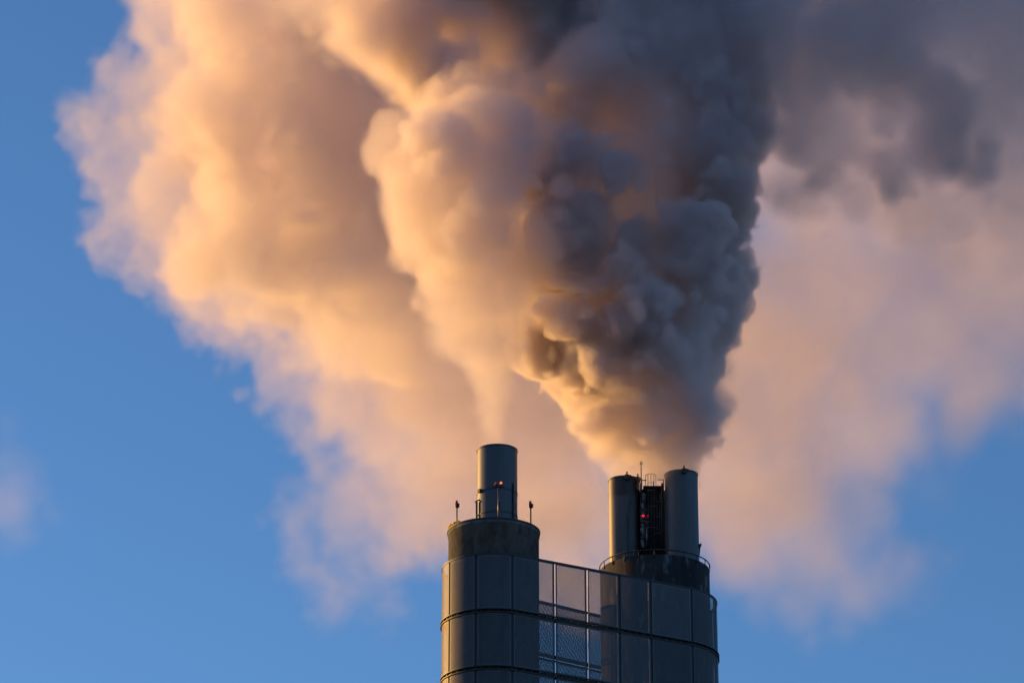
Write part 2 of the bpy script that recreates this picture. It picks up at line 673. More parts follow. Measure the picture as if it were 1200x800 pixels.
# a soot streak that runs down the left flue of the pair from its rim; its right side is darker too
mm = M['pipe_stained']
L = mm.node_tree.links.new
b_ = mm.node_tree.nodes['Principled BSDF']
src_ = b_.inputs['Base Color'].links[0].from_socket
tc_ = N(mm, 'ShaderNodeTexCoord')
sx_ = N(mm, 'ShaderNodeSeparateXYZ')
L(tc_.outputs['Object'], sx_.inputs[0])
nz_ = N(mm, 'ShaderNodeTexNoise')
nz_.inputs['Scale'].default_value = 2.2
nz_.inputs['Detail'].default_value = 5
L(tc_.outputs['Object'], nz_.inputs['Vector'])


def mnode(op, a, b):
    n = N(mm, 'ShaderNodeMath', operation=op)
    for k, x in enumerate((a, b)):
        if isinstance(x, (int, float)):
            n.inputs[k].default_value = x
        else:
            L(x, n.inputs[k])
    return n.outputs[0]


def ramp(x, a, b):
    n = N(mm, 'ShaderNodeMapRange')
    n.inputs[1].default_value, n.inputs[2].default_value = a, b
    L(x, n.inputs[0])
    return n.outputs[0]


wob = mnode('MULTIPLY', mnode('SUBTRACT', nz_.outputs[0], 0.5), 0.5)
st1 = ramp(mnode('ADD', mnode('ABSOLUTE', mnode('SUBTRACT', sx_.outputs[0], 0.40), 0), wob), 0.20, 0.04)
st1 = mnode('MULTIPLY', st1, ramp(mnode('ADD', sx_.outputs[2], wob), 4.4, 6.2))
st2 = mnode('MULTIPLY', ramp(mnode('ADD', sx_.outputs[0], wob), 0.72, 0.98), ramp(mnode('ADD', sx_.outputs[2], wob), 0.5, 3.5))
st3 = ramp(mnode('ADD', sx_.outputs[2], mnode('MULTIPLY', wob, 1.5)), 6.55, 7.0)
stm = mnode('MAXIMUM', mnode('MAXIMUM', st1, st2), st3)
mx_ = N(mm, 'ShaderNodeMix', data_type='RGBA')
L(mnode('MULTIPLY', stm, 0.9), mx_.inputs[0])
L(src_, mx_.inputs[6])
mx_.inputs[7].default_value = (0.008, 0.008, 0.009, 1)
L(mx_.outputs[2], b_.inputs['Base Color'])

yBl, yBr = CB.y + 0.55, CB.y - 0.75
tL, xL, rL_, ztL = flue(713.2, 750.2, 556.8, yBl, zB - 1.0, 'soot-streaked grey flue left of the caged ladder on the wide collar', M['pipe_stained'])
tR, xR, rR_, ztR = flue(779.4, 818.2, 549.6, yBr, zB - 1.0, 'taller grey flue right of the caged ladder on the wide collar', M['pipe'])
for t, xx, rr, zz, yy, angs in ((tL, xL, rL_, ztL, yBl, (-82, -38)), (tR, xR, rR_, ztR, yBr, (-83,))):
    for a_ in angs:
        mb = MB()
        ang = R(a_)
        p = Vector((xx + (rr + .1) * math.cos(ang), yy + (rr + .1) * math.sin(ang), zz - 0.16))
        rt = Matrix.Rotation(ang, 3, 'Z')
        mb.box(p, (0.2, 0.34, 0.36), rt)
        mb.tube(p + Vector((0, 0, .15)), p + Vector((0, 0, .42)), 0.06, 8)
        mb.ball(p + rt @ Vector((0.05, 0.25, 0.08)), 0.09, 8)
        mb.build('lifting_lug', M['black'], t, p)

# service shaft with a caged ladder between the two flues
yS = CB.y + 1.0
xS = at(765, 600, yS).x
zS = at(765, 571.5, yS - 0.85).z
t = thing('service_shaft', (xS, yS, zB - 1), 'soot-black service shaft with caged ladder between two grey flues', 'service shaft')
mb = MB()
mb.lathe([(0.95, zB - 1), (0.95, zS), (0.01, zS)], 40, (xS, yS, 0))
mb.build('shaft_wall', M['soot'], t, (xS, yS, zB - 1))
xc, yc, rc = at(763.2, 600, yS - 1.25).x, yS - 1.25, 0.38
ztop = at(763.2, 558, yc).z
mb = MB()
for dx in (-0.2, 0.2):
    mb.tube((xc + dx, yc + .25, zB - .6), (xc + dx, yc + .25, ztop - 0.3), 0.025, 6)
mb.build('ladder_stile', M['dark'], t, (xc, yc, zB))
z = zB - 0.4
while z < ztop - 0.4:
    mb = MB()
    mb.tube((xc - .18, yc + .25, z), (xc + .18, yc + .25, z), 0.016, 5)
    mb.build('rung', M['dark'], t, (xc, yc, z))
    z += 0.32
for v in (557, 576, 594.5, 619.5):
    zz = at(763.2, v, yc).z
    mb = MB()
    mb.path([(xc + rc * math.cos(a), yc + rc * math.sin(a), zz) for a in [R(-200 + 220 * k / 20) for k in range(21)]], 0.028, 6)
    mb.build('cage_hoop', M['rail'], t, (xc, yc, zz))
for a_ in (-180, -125, -90, -55, 0):
    x_, y_ = xc + rc * math.cos(R(a_)), yc + rc * math.sin(R(a_))
    mb = MB()
    mb.tube((x_, y_, zB + 1.5), (x_, y_, ztop + .03), 0.022, 6)
    mb.build('cage_bar', M['dark'], t, (x_, y_, zB))
for u0, u1, v0 in ((751.8, 757.5, 562.4), (770, 777.4, 561.8)):
    pa, pb = at(u0, v0, yc), at(u1, v0, yc)
    mb = MB()
    mb.tube(pa, pb, 0.04, 6)
    post = pa if u0 < 760 else pb
    mb.tube((post.x, post.y, zS - 3), (post.x, post.y, post.z + .04), 0.045, 6)
    mb.build('guard_rail', M['black'], t, pa)
mb = MB()
mb.box((xS, yS - 0.85, zS - 0.04), (1.45, 1.0, 0.08))
mb.build('landing_deck', M['black'], t, (xS, yS, zS))
# wrapped, bulging pipe beside the ladder
random.seed(3)
pts, rad = [], []
for k in range(26):
    v = 578 + (642 - 578) * k / 25
    p = at(753.6 + 1.2 * math.sin(k * 1.1), v, yc - 0.1)
    pts.append(p)
    rad.append(0.11 + 0.075 * abs(math.sin(k * 0.85)) * random.uniform(.6, 1.2))
mb = MB()
mb.path(pts, rad, 9)
mb.build('wrapped_pipe', M['wrap'], t, pts[-1])
mb = MB()
mb.tube(at(757.8, 640, yc - .45), at(758.0, 612, yc - .45), 0.07, 8)
mb.build('conduit', M['rail'], t, at(757.8, 640, yc - .45))
mb = MB()
mb.tube(at(777.6, 648, yc - .2), at(777.2, 585, yc - .2), 0.11, 8)
mb.build('riser_pipe', M['black'], t, at(777.6, 648, yc - .2))

for u, v0, v1, dy, rr in ((773.5, 648, 578, .1, .085), (770.2, 648, 590, -.1, .06), (775.8, 648, 566, .35, .07), (751.2, 648, 566, -.1, .075), (755.6, 648, 584, .3, .05)):
    mb = MB()
    mb.tube(at(u, v0, yc - dy), at(u, v1, yc - dy), rr, 8)
    mb.build('riser_pipe', M['black'], t, at(u, v0, yc - dy))
for u, v in ((774, 588), (774, 606), (773, 625), (754, 598), (755, 630)):
    mb = MB()
    mb.box(at(u, v, yc - .25), (0.62, 0.16, 0.10))
    mb.build('pipe_clamp', M['black'], t, at(u, v, yc - .25))

# antenna
pa, pb = at(751.9, 590, yc - 0.3), at(752.1, 543.5, yc - 0.3)
t = thing('antenna_rod', pa, 'thin black antenna rod with small head beside the left flue of the pair', 'antenna')
mb = MB(); mb.tube(pa, (pa.x, pa.y, pb.z), 0.045, 8, 0.035); mb.build('rod', M['black'], t, pa)
mb = MB(); mb.tube((pa.x, pa.y, pb.z - 0.03), (pa.x, pa.y, pb.z + 0.2), 0.085, 10, 0.10); mb.build('head', M['black'], t, (pa.x, pa.y, pb.z))


# ------------------------------------------------------------------ warning lights
def warn_post(u, v0, v1, y, label, glow, twin=False):
    pa, pb = at(u, v0, y), at(u, v1, y)
    top = Vector((pa.x, pa.y, pb.z))
    t = thing('warning_light', pa, label, 'warning light', 'red warning lights on the tower')
    mb = MB(); mb.tube(pa, top, 0.05, 8); mb.build('post', M['dark'] if not twin else M['rail'], t, pa)
    if twin:
        mb = MB(); mb.box(top + Vector((0, 0, -.06)), (0.85, 0.09, 0.07)); mb.box(top + Vector((0, 0, -.0)), (0.4, 0.16, 0.16)); mb.build('crossbar', M['black'], t, top)
        for dx, mm in ((-.17, M['lamp_dim']), (.19, M['lamp_bright'])):
            c = top + Vector((dx, -.02, 0.2))
            mb = MB(); mb.tube(c - Vector((0, 0, .13)), c - Vector((0, 0, .06)), 0.11, 10); hd = mb.build('lamp_base', M['black'], t, c)
            mb = MB(); mb.tube(c - Vector((0, 0, .06)), c + Vector((0, 0, .06)), 0.08, 12, 0.075); mb.ball(c + Vector((0, 0, .06)), 0.075, 8); mb.build('lamp', mm, hd, c)
    else:
        mb = MB(); mb.tube(top - Vector((0, 0, .05)), top + Vector((.03, 0, .22)), 0.12, 10, .17); mb.box(top + Vector((.07, 0, .1)), (.2, .2, .24)); hd = mb.build('lamp_base', M['black'], t, top)
        c = top + Vector((-.03, -.02, 0.25))
        mb = MB(); mb.tube(c, c + Vector((0, 0, .15)), 0.11, 12, 0.09); mb.ball(c + Vector((0, 0, .14)), 0.09, 8); mb.build('lamp', glow, hd, c)
    return t


yr = CA.y - 0.55 * RCA
warn_post(535.4, 618, 593.5, CA.y - .6, 'dim red warning light on a short post at left rim of the narrow collar', M['lamp_dim'])
warn_post(622.0, 618, 594, CA.y - .6, 'dim red warning light on a short post at right rim of the narrow collar', M['lamp_dim'])
warn_post(584.0, 612, 569.5, CA.y - RCA + .15, 'twin red warning lights on a crossbar before the single flue, one brightly lit', M['lamp_bright'], True)
mb = MB()
c = at(584.8, 592, CA.y - RCA + .02)
mb.box(c, (0.16, 0.16, 0.42))
jb = tag(mb.build('junction_box', M['black'], None, c), 'small black junction box on the post before the single flue', 'junction box')
c = at(753.8, 604.2, yc - .55)
t = thing('warning_light', c, 'deep red glowing lamp low between the paired flues, beside the ladder cage', 'warning light', 'red warning lights on the tower')
for u, mm in ((753.8, M['lamp_red']), (759.2, M['lamp_dim'])):
    c = at(u, 604.2, yc - .55)
    mb = MB(); mb.tube(c - Vector((0, 0, .28)), c - Vector((0, 0, .1)), 0.1, 10); hd = mb.build('lamp_base', M['black'], t, c)
    mb = MB(); mb.ball(c, 0.10, 10); mb.build('lamp', mm, hd, c)
mb = MB()
c = at(757.6, 611, yc - .5)
mb.box(c, (0.5, 0.12, 0.12)); mb.box(c + Vector((0.02, 0, -.1)), (0.2, 0.2, 0.3))
mb.build('bracket', M['black'], t, c)

# small floodlight on the right flue's side, yellow lump on the left rim
c = at(820.4, 639, yBr - .2)
t = thing('floodlight', c, 'small black floodlight bracketed to the far right side of the wide collar', 'floodlight')
mb = MB(); mb.box(c, (0.16, 0.24, 0.26), Matrix.Rotation(R(20), 3, 'Y')); mb.build('housing', M['black'], t, c)
mb = MB(); mb.tube(c - Vector((.02, 0, .1)), c - Vector((.1, 0, .75)), 0.05, 8); mb.build('bracket', M['black'], t, c)
mb = MB()
random.seed(5)
for k in range(7):
    a_ = R(-90 - 76 + k * 4.5)
    mb.ball((CA.x + (RCA + .02) * math.cos(a_), CA.y + (RCA + .02) * math.sin(a_), zA + 0.16 + random.uniform(-.03, .05)), random.uniform(.09, .17), 7, .8)
c = Vector((CA.x - RCA * .93, CA.y - RCA * .35, zA))
tag(mb.build('rim_lump', M['yellow'], None, c), 'small yellow lump on left rim of the narrow collar', 'rim_lump')


# ------------------------------------------------------------------ smoke
def smoke_mat(name, color, dens, aniso):
    m = bpy.data.materials.new(name)
    m.use_nodes = True
    nt = m.node_tree
    nt.nodes.clear()
    o = nt.nodes.new('ShaderNodeOutputMaterial')
    p = nt.nodes.new('ShaderNodeVolumePrincipled')
    p.inputs['Color'].default_value = (*color, 1)
    p.inputs['Density'].default_value = dens
    p.inputs['Anisotropy'].default_value = aniso
    nt.links.new(p.outputs[0], o.inputs['Volume'])
    return m


def smoke_object(name, d, lo, vox, m, label):
    """a mesh whose points carry the density of a regular grid, turned into a fog volume by geometry nodes"""
    nx, ny, nz = d.shape
    lo = [float(x) for x in lo]
    hi = [lo[i] + vox * (d.shape[i] - 1) for i in range(3)]
    c = [(lo[0] + hi[0]) / 2, (lo[1] + hi[1]) / 2, lo[2]]
    me = bpy.data.meshes.new(name)
    me.vertices.add(d.size)
    a = me.attributes.new('smoke', 'FLOAT', 'POINT')
    a.data.foreach_set('value', np.ascontiguousarray(d, dtype=np.float32).ravel())
    cor = np.array([[l - c[i], h - c[i]] for i, (l, h) in enumerate(zip(lo, hi))], dtype=np.float32)
    co = np.zeros((d.size, 3), np.float32)
    co[1::2] = cor[:, 0]
    co[0::2] = cor[:, 1]
    me.vertices.foreach_set('co', co.ravel())
    del co
    me.materials.append(m)
    ob = bpy.data.objects.new(name, me)
    ob.location = c
    COL.objects.link(ob)
    lo = [lo[i] - c[i] for i in range(3)]
    hi = [hi[i] - c[i] for i in range(3)]
    ng = bpy.data.node_groups.new(name, 'GeometryNodeTree')
    ng.interface.new_socket('Geometry', in_out='INPUT', socket_type='NodeSocketGeometry')
    ng.interface.new_socket('Geometry', in_out='OUTPUT', socket_type='NodeSocketGeometry')
    nn, L = ng.nodes.new, ng.links.new
    gi, go = nn('NodeGroupInput'), nn('NodeGroupOutput')
    vc = nn('GeometryNodeVolumeCube')
    vc.inputs['Min'].default_value = lo
    vc.inputs['Max'].default_value = hi
    for k, n in zip('XYZ', d.shape):
        vc.inputs['Resolution ' + k].default_value = n
    ps = nn('GeometryNodeInputPosition')
    sub = nn('ShaderNodeVectorMath'); sub.operation = 'SUBTRACT'; sub.inputs[1].default_value = lo; L(ps.outputs[0], sub.inputs[0])
    scl = nn('ShaderNodeVectorMath'); scl.operation = 'SCALE'; scl.inputs['Scale'].default_value = 1 / vox; L(sub.outputs[0], scl.inputs[0])
    sep = nn('ShaderNodeSeparateXYZ'); L(scl.outputs[0], sep.inputs[0])
    ii = []
    for k in range(3):
        f = nn('FunctionNodeFloatToInt'); f.rounding_mode = 'ROUND'; L(sep.outputs[k], f.inputs[0]); ii.append(f.outputs[0])

    def im(op, a, b):
        n = nn('FunctionNodeIntegerMath'); n.operation = op
        L(a, n.inputs[0])
        if isinstance(b, int):
            n.inputs[1].default_value = b
        else:
            L(b, n.inputs[1])
        return n.outputs[0]
    idx = im('ADD', im('MULTIPLY', im('ADD', im('MULTIPLY', ii[0], ny), ii[1]), nz), ii[2])
    na = nn('GeometryNodeInputNamedAttribute'); na.data_type = 'FLOAT'; na.inputs[0].default_value = 'smoke'
    si = nn('GeometryNodeSampleIndex'); si.data_type = 'FLOAT'; si.domain = 'POINT'; si.clamp = True
    L(gi.outputs[0], si.inputs[0]); L(na.outputs[0], si.inputs[1]); L(idx, si.inputs['Index'])
    L(si.outputs[0], vc.inputs['Density'])
    sm = nn('GeometryNodeSetMaterial'); sm.inputs['Material'].default_value = m
    L(vc.outputs[0], sm.inputs[0]); L(sm.outputs[0], go.inputs[0])
    md = ob.modifiers.new('smoke', 'NODES')
    md.node_group = ng
    tag(ob, label, 'smoke', kind='stuff')
    return ob


def bspline(n, cells):
    """n x (cells+3) matrix that draws a smooth curve through a lattice of random values"""
    t = np.linspace(0, cells, n, endpoint=False)
    i = np.floor(t).astype(int)
    f = (t - i).astype(np.float32)
    W = np.zeros((n, cells + 3), np.float32)
    r = np.arange(n)
    for k, w in enumerate(((1 - f) ** 3 / 6, (3 * f ** 3 - 6 * f ** 2 + 4) / 6, (-3 * f ** 3 + 3 * f ** 2 + 3 * f + 1) / 6, f ** 3 / 6)):
        W[r, i + k] += w
    return W


def double(a, shape):
    """a grid drawn at half resolution, filled in between to the full shape"""
    for ax in range(3):
        n = shape[ax]
        full = list(a.shape)
        full[ax] = n
        o = np.empty(full, np.float32)

        def cut(*q):
            return (slice(None),) * ax + (slice(*q),)
        k0, k1 = (n + 1) // 2, n // 2
        o[cut(0, None, 2)] = a[cut(0, k0)]
        o[cut(1, None, 2)] = (a[cut(0, k1)] + a[cut(1, k1 + 1)]) * 0.5
        a = o
    return a


def layers(shape, vox, octs, rng, turb):
    coarse = [o for o in octs if o[0] >= 7 * vox]
    out = double(layers([n // 2 + 2 for n in shape], vox * 2, coarse, rng, turb), shape) if coarse else np.zeros(shape, np.float32)
    for size, amp in octs[len(coarse):]:
        cells = [max(1, int(round(n * vox / size))) for n in shape]
        lat = rng.standard_normal([c + 3 for c in cells]).astype(np.float32) * (1.6 * (1 if turb else amp))
        a = np.matmul(bspline(shape[0], cells[0]), lat.reshape(lat.shape[0], -1)).reshape(shape[0], *lat.shape[1:])
        a = np.matmul(bspline(shape[1], cells[1]), a)
        a = np.matmul(a.reshape(-1, a.shape[2]), bspline(shape[2], cells[2]).T).reshape(shape)
        out += amp * (1.0 - 2.0 * np.abs(a)) if turb else a
    return out


def noise3(shape, vox, size, rng, octaves=4, gain=0.5, turb=False):
    """fractal noise, about -1 to 1; size is the largest feature in metres"""
    octs = [(size / 2 ** o, gain ** o) for o in range(octaves) if size / 2 ** o >= vox * 1.5]
    return np.ascontiguousarray(layers(list(shape), vox, octs, rng, turb)) / sum(o[1] for o in octs)


class Grid:
    def __init__(self, lo, hi, vox, seed):
        self.vox = vox
        self.n = [int(math.ceil((hi[i] - lo[i]) / vox)) + 1 for i in range(3)]
        self.lo = np.array(lo, np.float32)
        self.d = np.zeros(self.n, np.float32)
        self.rng = np.random.default_rng(seed)
        self.w = [None, None, None]
        self.amp = 0.0

    def warp(self, amps, sizes, octs=3):
        """bend space by layers of noise so that round puffs come out ragged"""
        ax = [self.lo[i] + self.vox * np.arange(self.n[i], dtype=np.float32) for i in range(3)]
        for i in range(3):
            s = [1, 1, 1]
            s[i] = self.n[i]
            w = np.broadcast_to(ax[i].reshape(s), self.n).astype(np.float32)
            for a, sz in zip(amps, sizes):
                w = w + a * noise3(self.n, self.vox, sz, self.rng, octs)
            self.w[i] = w
        self.amp = 1.7 * sum(amps)
        self.ax = ax

    def splat(self, c, r, dens, edge, grow=None, famp=0.0):
        """one puff: density rises over edge metres inward from the surface of a ball"""
        m = r + self.amp + 1.2 * famp
        sl = []
        for i in range(3):
            a = int(math.floor((c[i] - m - self.lo[i]) / self.vox))
            b = int(math.ceil((c[i] + m - self.lo[i]) / self.vox)) + 1
            a, b = max(a, 0), min(b, self.n[i])
            if a >= b:
                return
            sl.append(slice(a, b))
        sl = tuple(sl)
        dist = np.sqrt((self.w[0][sl] - c[0]) ** 2 + (self.w[1][sl] - c[1]) ** 2 + (self.w[2][sl] - c[2]) ** 2)
        s = r - dist
        if famp:
            s += famp * grow[sl]
        t = np.clip(s / edge, 0, 1)
        t = t * t * (3 - 2 * t) * dens
        np.maximum(self.d[sl], t, out=self.d[sl])

    def fade_faces(self, k=6):
        for i in range(3):
            s = [1, 1, 1]
            s[i] = self.n[i]
            x = np.arange(self.n[i])
            w = np.clip(np.minimum(x, self.n[i] - 1 - x) / k, 0, 1).astype(np.float32)
            self.d *= w.reshape(s)


def sphere_dirs(rng, n):
    v = rng.standard_normal((n, 3))
    return v / np.linalg.norm(v, axis=1)[:, None]


def cauliflower(gr, c, r, dens, edge, levels, nchild, shrink, **kw):
    """a puff covered with smaller puffs, and those again"""
    gr.splat(c, r, dens, edge, **kw)
    if levels <= 0:
        return
    for d in sphere_dirs(gr.rng, nchild[0]):
        k = gr.rng.uniform(*shrink)
        cauliflower(gr, np.asarray(c) + d * r * (1 - 0.25 * k), r * k, dens, max(edge * 0.75, 0.2), levels - 1, nchild[1:], shrink, **kw)


def box_px(u0, u1, v0, v1, y0, y1):
    """world box that holds that part of the picture between the distances y0 and y1"""
    ps = [at(u, v, y) for u in (u0, u1) for v in (v0, v1) for y in (y0, y1)]
    return [min(p[i] for p in ps) for i in range(3)], [max(p[i] for p in ps) for i in range(3)]


def interp(keys, v):
    """keys: (v, u, y, halfwidth) sorted by descending v"""
    vs = [k[0] for k in keys][::-1]
    return [float(np.interp(v, vs, [k[j] for k in keys][::-1])) for j in (1, 2, 3)]


WHITE = (0.935, 0.89, 0.893)
ANISO = 0.5
YT = CB.y
# ---- plume of the two flues on the wide collar: dense billows in thinner smoke
lo, hi = box_px(520, 980, -75, 562, YT - 12, YT + 20)
lo[2] = ztL - 1.2
gr = Grid(lo, hi, 0.14, 12)
gr.warp((0.55, 0.34), (2.6, 0.95), 2)
fine = noise3(gr.n, gr.vox, 1.5, gr.rng, 3, 0.7, True)
RP = [(560, 766, YT, 46), (520, 762, YT, 76), (480, 753, YT, 103), (440, 741, YT, 128), (400, 735, YT, 146), (340, 736, YT + 1, 163),
      (280, 740, YT + 2, 170), (200, 742, YT + 3, 175), (120, 745, YT + 4, 180), (40, 750, YT + 5, 190), (-60, 755, YT + 6, 205), (-140, 755, YT + 6, 210)]
for xx, yy, zz, rr in ((xL, yBl, ztL, rL_), (xR, yBr, ztR, rR_)):     # the two jets as they leave the flues
    for k in range(9):
        c = (xx + gr.rng.normal(0, .15), yy + gr.rng.normal(0, .15), zz - 0.9 + k * 0.45)
        cauliflower(gr, c, rr * (0.84 + 0.05 * k), 0.45 + 0.08 * k, 0.5, 1, (9,), (.3, .5), grow=fine, famp=0.15)
v = 540.0
while v > -75:                                                      # thinner body
    u, y, hw = interp(RP, v)
    m = mpp(y) * 1.03
    for k in range(4):
        a, q_ = gr.rng.uniform(0, 2 * math.pi), math.sqrt(gr.rng.uniform(0.05, 1)) * 0.40
        rr = hw * gr.rng.uniform(0.48, 0.58)
        p = at(u + hw * q_ * math.cos(a), v, y)
        c = (p.x, p.y + hw * m * q_ * math.sin(a), p.z)
        cauliflower(gr, c, rr * m, float(np.interp(v, [430, 530], [0.26, 0.5])), 0.9, 1, (10,), (.25, .45), grow=fine, famp=0.35)
    v -= hw * 0.30
v = 535.0
while v > -75:                                                      # dense billows through it
    u, y, hw = interp(RP, v)
    m = mpp(y) * 1.03
    for k in range(17):
        a, q_ = gr.rng.uniform(0, 2 * math.pi), gr.rng.uniform(0.15, 1) ** 0.5 * 0.95
        rr = hw * gr.rng.choice([.05, .07, .09, .11, .14, .18, .23, .28])
        p = at(u + (hw - rr * .8) * q_ * math.cos(a), v + gr.rng.uniform(-.1, .1) * hw, y)
        c = (p.x, p.y + (hw - rr * .8) * m * q_ * math.sin(a), p.z)
        cauliflower(gr, c, rr * m, float(np.interp(v, [80, 230, 430, 500, 540], [0.65, 1.4, 1.9, 1.3, 0.5])), float(np.interp(v, [80, 260], [0.9, 0.42])), 2 if rr > 18 else 1, (14, 7), (.22, .46), grow=fine, famp=0.26)
    for k in range(8):                                               # small crisp puffs on the outside
        a, q_ = gr.rng.uniform(0, 2 * math.pi), gr.rng.uniform(.80, .92)
        rr = hw * .05 * gr.rng.uniform(.2, 1) ** -0.75
        p = at(u + (hw - rr) * q_ * math.cos(a), v + gr.rng.uniform(-.1, .1) * hw, y)
        c = (p.x, p.y + (hw - rr) * m * q_ * math.sin(a), p.z)
        cauliflower(gr, c, rr * m, float(np.interp(v, [80, 230, 430, 500, 540], [0.6, 1.4, 1.8, 1.1, 0.4])), 0.36, 1, (9,), (.3, .55), grow=fine, famp=0.14)
    v -= hw * 0.17
gr.d *= np.clip(1 + 0.35 * noise3(gr.n, gr.vox, 3, gr.rng, 3), 0.3, 2)
gr.fade_faces()
smoke_object('smoke_plume', gr.d, gr.lo, gr.vox, smoke_mat('dense smoke', WHITE, 1.0, ANISO), 'dense billowing smoke plume rising from the two paired flues')

# ---- plume of the single flue: thin at the mouth, rounder above
lo, hi = box_px(385, 735, 30, 522, CA.y - 10, CA.y + 15)
lo[2] = ztA - 1.0
gr = Grid(lo, hi, 0.15, 23)
gr.warp((0.6, 0.22), (2.8, 0.8), 3)
fine = noise3(gr.n, gr.vox, 1.2, gr.rng, 3)
LP = [(520, 583, CA.y, 20), (480, 581, CA.y, 34), (440, 578, CA.y, 47), (400, 572, CA.y + .5, 62), (340, 562, CA.y + 1, 88),
      (280, 562, CA.y + 1, 118), (220, 560, CA.y + 2, 134), (165, 560, CA.y + 3, 124), (125, 565, CA.y + 4, 88)]
v = 519.0
while v > 115:
    u, y, hw = interp(LP, v)
    m = mpp(y) * 1.03
    dens = float(np.interp(v, [120, 260, 400, 450, 515], [0.40, 0.35, 0.36, 0.45, 0.5]))
    for k in range(4):
        a, q_ = gr.rng.uniform(0, 2 * math.pi), math.sqrt(gr.rng.uniform(0.05, 1)) * 0.40
        rr = hw * gr.rng.uniform(0.48, 0.60)
        p = at(u + hw * q_ * math.cos(a), v + gr.rng.uniform(-.1, .1) * hw, y)
        c = (p.x, p.y + hw * m * q_ * math.sin(a), p.z)
        cauliflower(gr, c, rr * m, dens, 0.9, 1, (10,), (.25, .5), grow=fine, famp=0.25)
    v -= hw * 0.3
v = 400.0
while v > 110:
    u, y, hw = interp(LP, v)
    m = mpp(y) * 1.03
    dens = float(np.interp(v, [250, 400], [0.85, 0.4]))
    for k in range(12):
        a, q_ = gr.rng.uniform(0, 2 * math.pi), gr.rng.uniform(0.15, 1) ** 0.5 * 0.95
        rr = hw * gr.rng.choice([.08, .11, .15, .19, .25, .32])
        p = at(u + (hw - rr * .8) * q_ * math.cos(a), v + gr.rng.uniform(-.1, .1) * hw, y)
        c = (p.x, p.y + (hw - rr * .8) * m * q_ * math.sin(a), p.z)
        cauliflower(gr, c, rr * m, dens, 0.7, 2 if rr > 16 else 1, (12, 6), (.24, .5), grow=fine, famp=0.25)
    v -= hw * 0.2
gr.d *= np.clip(1 + 0.4 * noise3(gr.n, gr.vox, 2.5, gr.rng, 3), 0.2, 2)
gr.fade_faces()
smoke_object('smoke_plume', gr.d, gr.lo, gr.vox, smoke_mat('thin smoke', WHITE, 1.0, ANISO), 'paler soft smoke plume rising from the single left flue')

# ---- the old smoke that has drifted behind the tower: thick on the sunny side, a veil on the other
YB = 288.0
# (column, row, radius in photograph pixels, density per metre, distance offset, edge in metres)
BK = [(115, 140, 48, .10, 4, 1.3), (95, 118, 28, .08, 4, 2), (150, 190, 55, .10, 4, 1.3), (140, 250, 42, .10, 4, 1.3), (150, 285, 40, .10, 4, 1.3), (200, 300, 50, .10, 4, 1.3), (245, 360, 45, .10, 4, 1.3),
      (165, 40, 35, .10, 4, 2), (150, 95, 45, .10, 4, 1.3), (170, -10, 45, .1, 4, 1.3), (280, 410, 45, .10, 3, 1.3), (320, 440, 45, .10, 3, 1.3), (195, 130, 80, .12, 5, 3), (190, 230, 80, .12, 5, 3), (260, 320, 80, .12, 5, 3),
      (230, 90, 75, .20, 2, 2.2), (225, 20, 75, .20, 2, 2.2), (240, 190, 80, .20, 2, 2.2), (270, 260, 85, .20, 2, 2.2), (300, 130, 110, .20, 4, 1.3), (340, 320, 85, .18, 2, 1.3), (400, 380, 90, .16, 3, 3),
      (400, 110, 85, .24, -9, 1.5), (420, 40, 85, .24, -9, 1.5), (385, 190, 62, .24, -10, 1.5), (430, 250, 75, .24, -9, 1.5), (480, 330, 80, .2, -5, 1.3), (340, 10, 90, .2, -4, 1.3),
      (330, 250, 120, .16, 10, 3), (420, 330, 110, .16, 8, 3), (390, 450, 75, .14, 2, 3), (450, 480, 85, .14, 2, 4), (520, 420, 130, .16, 2, 4), (480, 560, 85, .12, 2, 4), (420, 590, 75, .09, 2, 4),
      (350, 600, 50, .07, 2, 3), (330, 630, 36, .06, 2, 3), (370, 650, 45, .06, 2, 3),
      (420, 665, 50, .06, 2, 4), (400, 695, 45, .06, 2, 4), (445, 705, 36, .05, 2, 4), (560, 560, 105, .14, 2, 4), (600, 480, 145, .15, 2, 5), (450, 150, 190, .18, 10, 4), (600, 200, 190, .18, 10, 4), (560, 620, 65, .11, 2, 4),
      (640, 560, 105, .13, 2, 5), (650, 620, 75, .13, 2, 5), (600, 640, 60, .12, 2, 5), (660, 665, 60, .14, 2, 4), (630, 690, 55, .14, 2, 4), (690, 695, 60, .14, 2, 4), (400, -100, 150, .2, -4, 4), (250, -70, 110, .2, -4, 4)]
m = mpp(YB)
lo, hi = box_px(35, 720, -110, 770, YB - 22, YB + 24)
gr = Grid(lo, hi, 0.27, 5)
gr.warp((1.7, 0.95), (10, 2.6), 4)
fine = noise3(gr.n, gr.vox, 3.0, gr.rng, 4, 0.66, True)
edge_v, edge_u = (-20, 0, 60, 140, 200, 300, 350, 430), (150, 150, 120, 65, 110, 130, 200, 250)
for k in range(85):                       # smaller billows over the sunny side
    v = gr.rng.uniform(-20, 400)
    u = gr.rng.uniform(float(np.interp(v, edge_v, edge_u)) + 75, 490)
    BK.append((u, v, gr.rng.uniform(22, 46), .25, -7 - (u - 150) * .012 + gr.rng.normal(0, 1.2), 1.3))
for u, v, r, dn, dy, ed in BK:
    p = at(u, v, YB + dy + gr.rng.normal(0, 1.0))
    cauliflower(gr, (p.x, p.y, p.z), r * m, dn, ed, 2 if dn > .17 else 1, (11, 5), (.26, .5), grow=fine, famp=1.3)
gr.d *= np.clip(1 + 0.55 * noise3(gr.n, gr.vox, 6, gr.rng, 5, 0.65), 0.1, 2)
gr.fade_faces()
